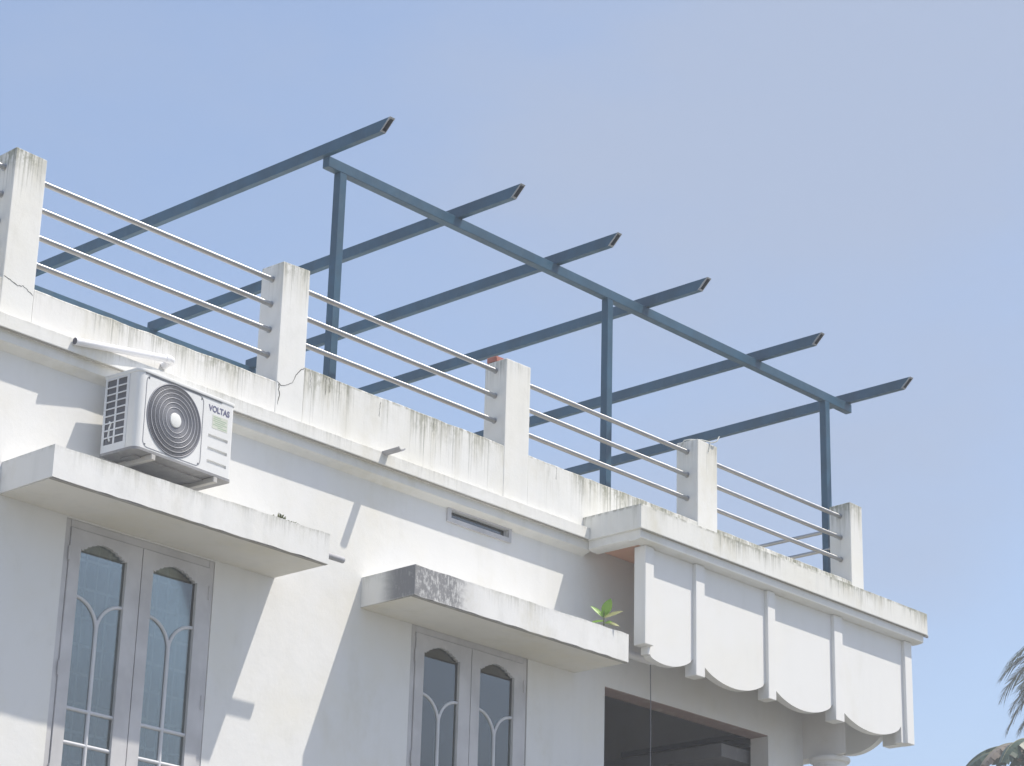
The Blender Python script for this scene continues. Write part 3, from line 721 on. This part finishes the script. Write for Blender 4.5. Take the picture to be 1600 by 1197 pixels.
# left side grille: frame, two columns of openings, coil behind
acp(MB().box(.012, .018, .11, AD - .01, .03, AH - .03), 'coil', 'acdark')
ys = [.102, .128, .215, .232, AD - .022, AD - .0005]
rows = 9; zl0, zl1 = .075, AH - .042
fr_ = MB()
fr_.box(-.001, .004, ys[0], ys[1], zc0, zc1); fr_.box(-.001, .004, ys[2], ys[3], zl0, zl1); fr_.box(-.001, .004, ys[4], ys[5], zc0, zc1)
fr_.box(-.001, .004, ys[1], ys[4], zc0, zl0 - .0002); fr_.box(-.001, .004, ys[1], ys[4], zl1 + .0002, zc1)
sg = acp(fr_, 'side_grille', 'acgrey')
for k in range(1, rows):
    z = zl0 + (zl1 - zl0) * k / rows
    for a, b in ((ys[1], ys[2]), (ys[3], ys[4])): acp(MB().box(-.0005, .004, a + .0002, b - .0002, z - .005, z + .005), 'louvre_bar', 'acgrey', sg)
for k in range(24): acp(MB().box(.006, .0115, .112 + (AD - .135) * k / 24, .115 + (AD - .135) * k / 24, .04, AH - .04), 'coil_fin', 'grillegrey')
# white pipework seen through the openings at the back
acp(MB().tube([(.008, .27, .10), (.008, .285, .14), (.008, .28, .20), (.008, .265, .235), (.008, .285, .245)], .008, 8), 'refrigerant_pipe', 'hub', smooth=60)
# service-valve cover on the right, mounting rails underneath
acp(MB().prism([(AW + .0005, .05, .02), (AW + .0005, .05, .20), (AW + .0005, .10, .215), (AW + .0005, .30, .20), (AW + .0005, .32, .02)], (.03, 0, 0)).bevel(.008, 2), 'valve_cover', 'ac', smooth=40)
for x in (.155, .76):
    acp(MB().box(x, x + .038, -.005, .47, -.040, -.0015).bevel(.003, 1), 'mounting_bracket', 'steelbracket')
    acp(MB().box(x + .002, x + .036, .43, .468, -.19, -.041), 'mounting_bracket', 'steelbracket')
acp(MB().box(.10, .86, .10, .24, -.012, -.001), 'underside_plate', 'acbase')
# lettering and energy label
def text(body, size, x, z, mat, parent, name, sx=1.0, bold=.035):
    cu = bpy.data.curves.new(name, 'FONT'); cu.body = body; cu.size = size; cu.extrude = .0004; cu.offset = size * bold; cu.align_x = 'CENTER'
    tmp = bpy.data.objects.new('tmp', cu); COL.objects.link(tmp)
    dg = bpy.context.evaluated_depsgraph_get(); me = bpy.data.meshes.new_from_object(tmp.evaluated_get(dg)); bpy.data.objects.remove(tmp)
    me.transform(Matrix.Translation((x, -.0012, z)) @ Matrix.Rotation(R(90), 4, 'X') @ Matrix.Diagonal((sx, 1, 1, 1))); me.materials.clear(); me.materials.append(M[mat])
    o = bpy.data.objects.new(name, me); COL.objects.link(o); o.parent = parent; return o
text('VOLTAS', .062, .778, .474, 'ink', ac, 'logo_lettering', .92)
st = acp(MB().box(.715, .868, -.0012, -.0003, .352, .452), 'energy_label', 'sticker')
for k, (a, b) in enumerate(((.725, .80), (.725, .855), (.725, .84), (.74, .86), (.725, .82), (.77, .86))):
    acp(MB().box(a, b, -.0018, -.0013, .436 - .0145 * k, .4415 - .0145 * k), 'label_print', 'stickink', st)

# ------------------------------------------------------------------ small things
br = MB().box(4.80, 4.90, .120, .235, -.009, .040); br.bevel(.005, 1)
for v in br.bm.verts: v.co += Vector((random.uniform(-.003, .003),) * 3)
o = br.build('brick', 'brick'); tag(o, 'broken red brick lying on top of the pillar in the middle', 'brick')
cd = thing('tied_cord', (7.52, .1, .01), 'pale cord tied round the top of the pillar above the balcony corner', 'cord')
MB().tube([(7.372, .19, -.10), (7.372, .185, -.03), (7.375, .15, .006), (7.40, .10, .010), (7.48, .03, .012), (7.56, -.006, .006), (7.555, -.006, -.03), (7.535, -.006, -.09)], .006, 6).build('cord_loop', 'wire', cd, smooth=60)
MB().tube([(7.56, -.006, .0), (7.60, -.02, .012), (7.635, -.03, .035), (7.665, -.03, .085)], .006, 6).build('cord_end', 'wire', cd, smooth=60)

def leaf(parent, base, d, up, L, W, mat, droop=.25, name='leaf', n=6, fold=.25):
    """a pointed oval leaf with a folded midrib"""
    d = Vector(d).normalized(); s = d.cross(Vector(up)).normalized(); u = s.cross(d)
    mb = MB(); rows_ = []
    for i in range(n + 1):
        k = i / n; wv = W * math.sin(math.pi * min(1, k * .93 + .05)) ** .8 * (1 - .25 * k); p = Vector(base) + d * (L * k) - u * (droop * L * k * k)
        if i == n: wv = .0008
        rows_.append([mb.bm.verts.new(p - s * wv + u * wv * fold), mb.bm.verts.new(p), mb.bm.verts.new(p + s * wv + u * wv * fold)])
    for a, b in zip(rows_, rows_[1:]):
        for j in (0, 1): mb.bm.faces.new((a[j], a[j + 1], b[j + 1], b[j]))
    return mb.build(name, mat, parent, smooth=True)
PB = Vector((5.553, -.46, -2.280))
pl = thing('sapling', PB, 'small green sapling sprouting on top of the right sunshade', 'plant')
MB().tube([PB, PB + Vector((.006, .004, .06)), PB + Vector((0, 0, .13)), PB + Vector((.01, 0, .20))], [.005, .0045, .004, .003], 6).build('stem', 'moss', pl, smooth=60)
vr, vu = Vector((.68, -.73, 0)), Vector((0, 0, 1))
def lf(h, a, b, L, W, mat, out_=0.0, droop=.15):
    d = vr * a + vu * b + Vector((-.73, -.68, 0)) * out_
    leaf(pl, PB + Vector((.005, 0, h)), d, Vector((-.55, -.50, .65)), L, W, mat, droop)
lf(.115, .35, 1.0, .155, .050, 'leaf', .15, .05)
lf(.10, -1.0, .95, .150, .028, 'leaf', .1, .1)
lf(.10, 1.0, .38, .165, .028, 'leafold', .2, .05)
lf(.055, 1.0, -.10, .13, .024, 'leafold', .3, .2)
lf(.07, -1.0, .10, .15, .022, 'leaf', -.5, .15)
lf(.05, .6, .12, .085, .024, 'leaf', .7, .2)
lf(.13, .9, .7, .07, .016, 'leaf', .4, .1)

ms = thing('moss_tuft', (1.96, -.50, -2.262), 'little tuft of moss on top edge of the left sunshade', 'moss')
for cx, nn, hh in ((1.94, 12, .05), (2.06, 12, .022)):
    mb = MB()
    for k in range(nn * 3):
        a = random.uniform(0, 6.28); r_ = random.uniform(0, .045); p = Vector((cx + math.cos(a) * r_ * 1.4, -.495 + math.sin(a) * r_ * .4, -2.264)); h = hh * random.uniform(.5, 1) * (1 - r_ * 9)
        q_ = p + Vector((random.uniform(-.02, .02), random.uniform(-.01, .01), max(.006, h)))
        s_ = Vector((math.cos(a), math.sin(a), 0)) * .006
        mb.poly((p - s_, p + s_, q_ + s_ * .5, q_ - s_ * .5))
    mb.build('sprig', 'moss', ms, flip=False)

# ------------------------------------------------------------------ palm and broad-leaved plant beyond the house
def frond(parent, base, az, el, L, droop, nl=84, ll=.80, mat='palm', tw=0.0):
    d0 = Vector((math.cos(az) * math.cos(el), math.sin(az) * math.cos(el), math.sin(el)))
    P = [Vector(base)]; d = d0.copy(); n = 18
    for i in range(n):
        d = (d + Vector((0, 0, -droop / n * (.5 + 1.5 * i / n)))).normalized(); P.append(P[-1] + d * (L / n))
    mb = MB(); mb.tube(P, [.045 * (1 - .93 * i / n) + .003 for i in range(n + 1)], 5)
    for f in mb.bm.faces: f.material_index = 1
    for k in range(nl):
        u = .14 + .86 * k / (nl - 1); x = u * n; i = min(n - 1, int(x)); p = P[i].lerp(P[i + 1], x - i); t_ = (P[i + 1] - P[i]).normalized()
        sd = t_.cross(Vector((0, 0, 1))).normalized(); up = sd.cross(t_)
        for s in (-1, 1):
            l_ = ll * (math.sin(math.pi * min(1, .12 + .80 * u)) ** .6) * random.uniform(.8, 1.1) * (1 if u < .97 else .7)
            dr = (sd * s * random.uniform(.75, 1.0) + t_ * (.55 + .55 * u) + up * random.uniform(-.15, .30)).normalized()
            q0 = p; w0 = t_ * .030; g_ = Vector((0, 0, -1))
            q1 = q0 + dr * l_ * .5 + g_ * l_ * .07; q2 = q0 + dr * l_ * .92 + g_ * l_ * random.uniform(.10, .34)
            a = [mb.bm.verts.new(v) for v in (q0 - w0, q0 + w0, q1 + w0 * .9, q1 - w0 * .9)]; b = [mb.bm.verts.new(q2)]
            mb.bm.faces.new(a); mb.bm.faces.new((a[3], a[2], b[0]))
    return mb.build('frond', mat, parent, mats=('palmrib',), flip=False)
KP = 1.3                                     # size of the palm
PC = camo.matrix_world.translation + (Vector((34.38, 9.58, 5.0)) - camo.matrix_world.translation) * KP
palm = thing('palm_tree', (PC.x + .8, PC.y + .3, GZ), 'coconut palm with drooping feathery fronds at the right picture edge', 'palm tree')
tr = [Vector((PC.x + .8, PC.y + .3, GZ)), Vector((PC.x + .6, PC.y + .25, -5)), Vector((PC.x + .25, PC.y + .1, 0)), PC - Vector((0, 0, .15))]
MB().tube(tr, [.24, .17, .145, .12], 12).build('trunk', 'trunk', palm, smooth=60)
random.seed(11)
toleft = math.atan2(-rgt.y, -rgt.x)      # the side of the crown that reaches into the picture
for az, el, L, dr in ((0.0, .45, 3.4, 1.2), (-.10, .20, 3.6, 1.4), (.45, .20, 3.3, 1.5), (-.75, .7, 3.6, 1.6), (.8, .75, 3.6, 1.5), (1.3, .3, 3.6, 1.7), (-1.3, .35, 3.6, 1.7), (1.9, .6, 3.6, 1.6), (-1.9, .6, 3.6, 1.5),
                      (2.5, .3, 3.6, 1.7), (-2.5, .35, 3.6, 1.7), (3.1, .7, 3.6, 1.6), (0.6, 1.15, 3.2, 1.2), (-2.0, 1.2, 3.2, 1.2), (2.2, 1.15, 3.2, 1.2), (.25, -.25, 3.0, 1.3), (.05, .36, 3.25, 1.45), (-.22, .50, 3.5, 1.5), (-.05, .02, 3.3, 1.1), (.12, .55, 3.35, 1.3), (-.15, .30, 3.3, 1.3)):
    frond(palm, PC, toleft + az, el, L * KP, dr, ll=.80 * KP)

bn = thing('banana_plant', (26.427, 7.0, GZ), 'broad drooping leaf of a banana plant in bottom right corner', 'plant')
BC = Vector((26.427, 7.0, 0.58))
MB().tube([(BC.x, BC.y, GZ), (BC.x + .02, BC.y, -4.5), BC], [.18, .14, .07], 12).build('trunk', 'trunk', bn, smooth=60)
def broad(parent, base, az, el, L, droop, W, mat='banana'):
    d = Vector((math.cos(az) * math.cos(el), math.sin(az) * math.cos(el), math.sin(el))); n = 28; P = [Vector(base)]
    for i in range(n):
        d = (d + Vector((0, 0, -droop / n * (.35 + 1.6 * i / n)))).normalized(); P.append(P[-1] + d * (L / n))
    mb = MB(); mb.tube(P, [.022 * (1 - .85 * i / n) for i in range(n + 1)], 6)
    for f in mb.bm.faces: f.material_index = 1
    for i in range(3, n):
        a, b = P[i], P[i + 1]; t_ = (b - a).normalized(); sd = t_.cross(Vector((0, 0, 1))).normalized(); up = sd.cross(t_)
        u = (i - 3) / (n - 3); w = W * math.sin(math.pi * min(1, .10 + .86 * u)) ** .55
        for s in (-1, 1):
            k = random.uniform(.45, .9); w1 = w * random.uniform(.9, 1.05); gap = random.choice((0, 0, 0, .12))
            f0, f1 = a.lerp(b, gap), b
            e0 = f0 + sd * s * w1 * math.cos(k) - up * w1 * math.sin(k) + t_ * w1 * .15; e1 = f1 + sd * s * w1 * math.cos(k) - up * w1 * math.sin(k) + t_ * w1 * .15
            m0 = f0 + sd * s * w1 * .5 - up * w1 * .12; m1 = f1 + sd * s * w1 * .5 - up * w1 * .12
            v = [mb.bm.verts.new(p) for p in (f0, f1, m1, m0, e1, e0)]
            mb.bm.faces.new((v[0], v[1], v[2], v[3])); mb.bm.faces.new((v[3], v[2], v[4], v[5]))
    return mb.build('leaf', mat, parent, mats=('palmrib',), flip=False)
for az, el, L, dr, mt in ((0.1, .9, 2.6, 2.2, 'banana'), (3.0, .95, 2.4, 2.2, 'banana'), (1.6, 1.0, 2.4, 2.2, 'banana'), (-1.5, .85, 2.4, 2.2, 'banana'), (-2.4, .6, 2.2, 2.2, 'bananadry'), (2.3, .6, 2.2, 2.3, 'bananadry')):
    broad(bn, BC, toleft + az, el, L, dr, .30, mt)
for az, el, L, dr, mt in ((.35, .95, 2.3, 2.1, 'bananadry'), (-.35, 1.0, 2.5, 2.2, 'banana'), (.7, .9, 2.5, 2.1, 'banana')):
    broad(bn, BC + Vector((0, 0, .06)), toleft + az, el, L, dr, .32, mt)

# ------------------------------------------------------------------ haze: the bright, misty air of the place
hm = bpy.data.materials.new('haze_air'); hm.use_nodes = True
hn = hm.node_tree.nodes; hn.remove(hn['Principled BSDF'])
pv = hn.new('ShaderNodeVolumePrincipled'); pv.inputs['Color'].default_value = (.93, .95, 1.0, 1); pv.inputs['Density'].default_value = 0.004; pv.inputs['Anisotropy'].default_value = 0.0
hm.node_tree.links.new(pv.outputs[0], hn['Material Output'].inputs['Volume'])
M['haze'] = hm
hz = MB().box(-910, 910, -910, 910, GZ - 1, 13.5).build('haze', 'haze'); hz['kind'] = 'stuff'
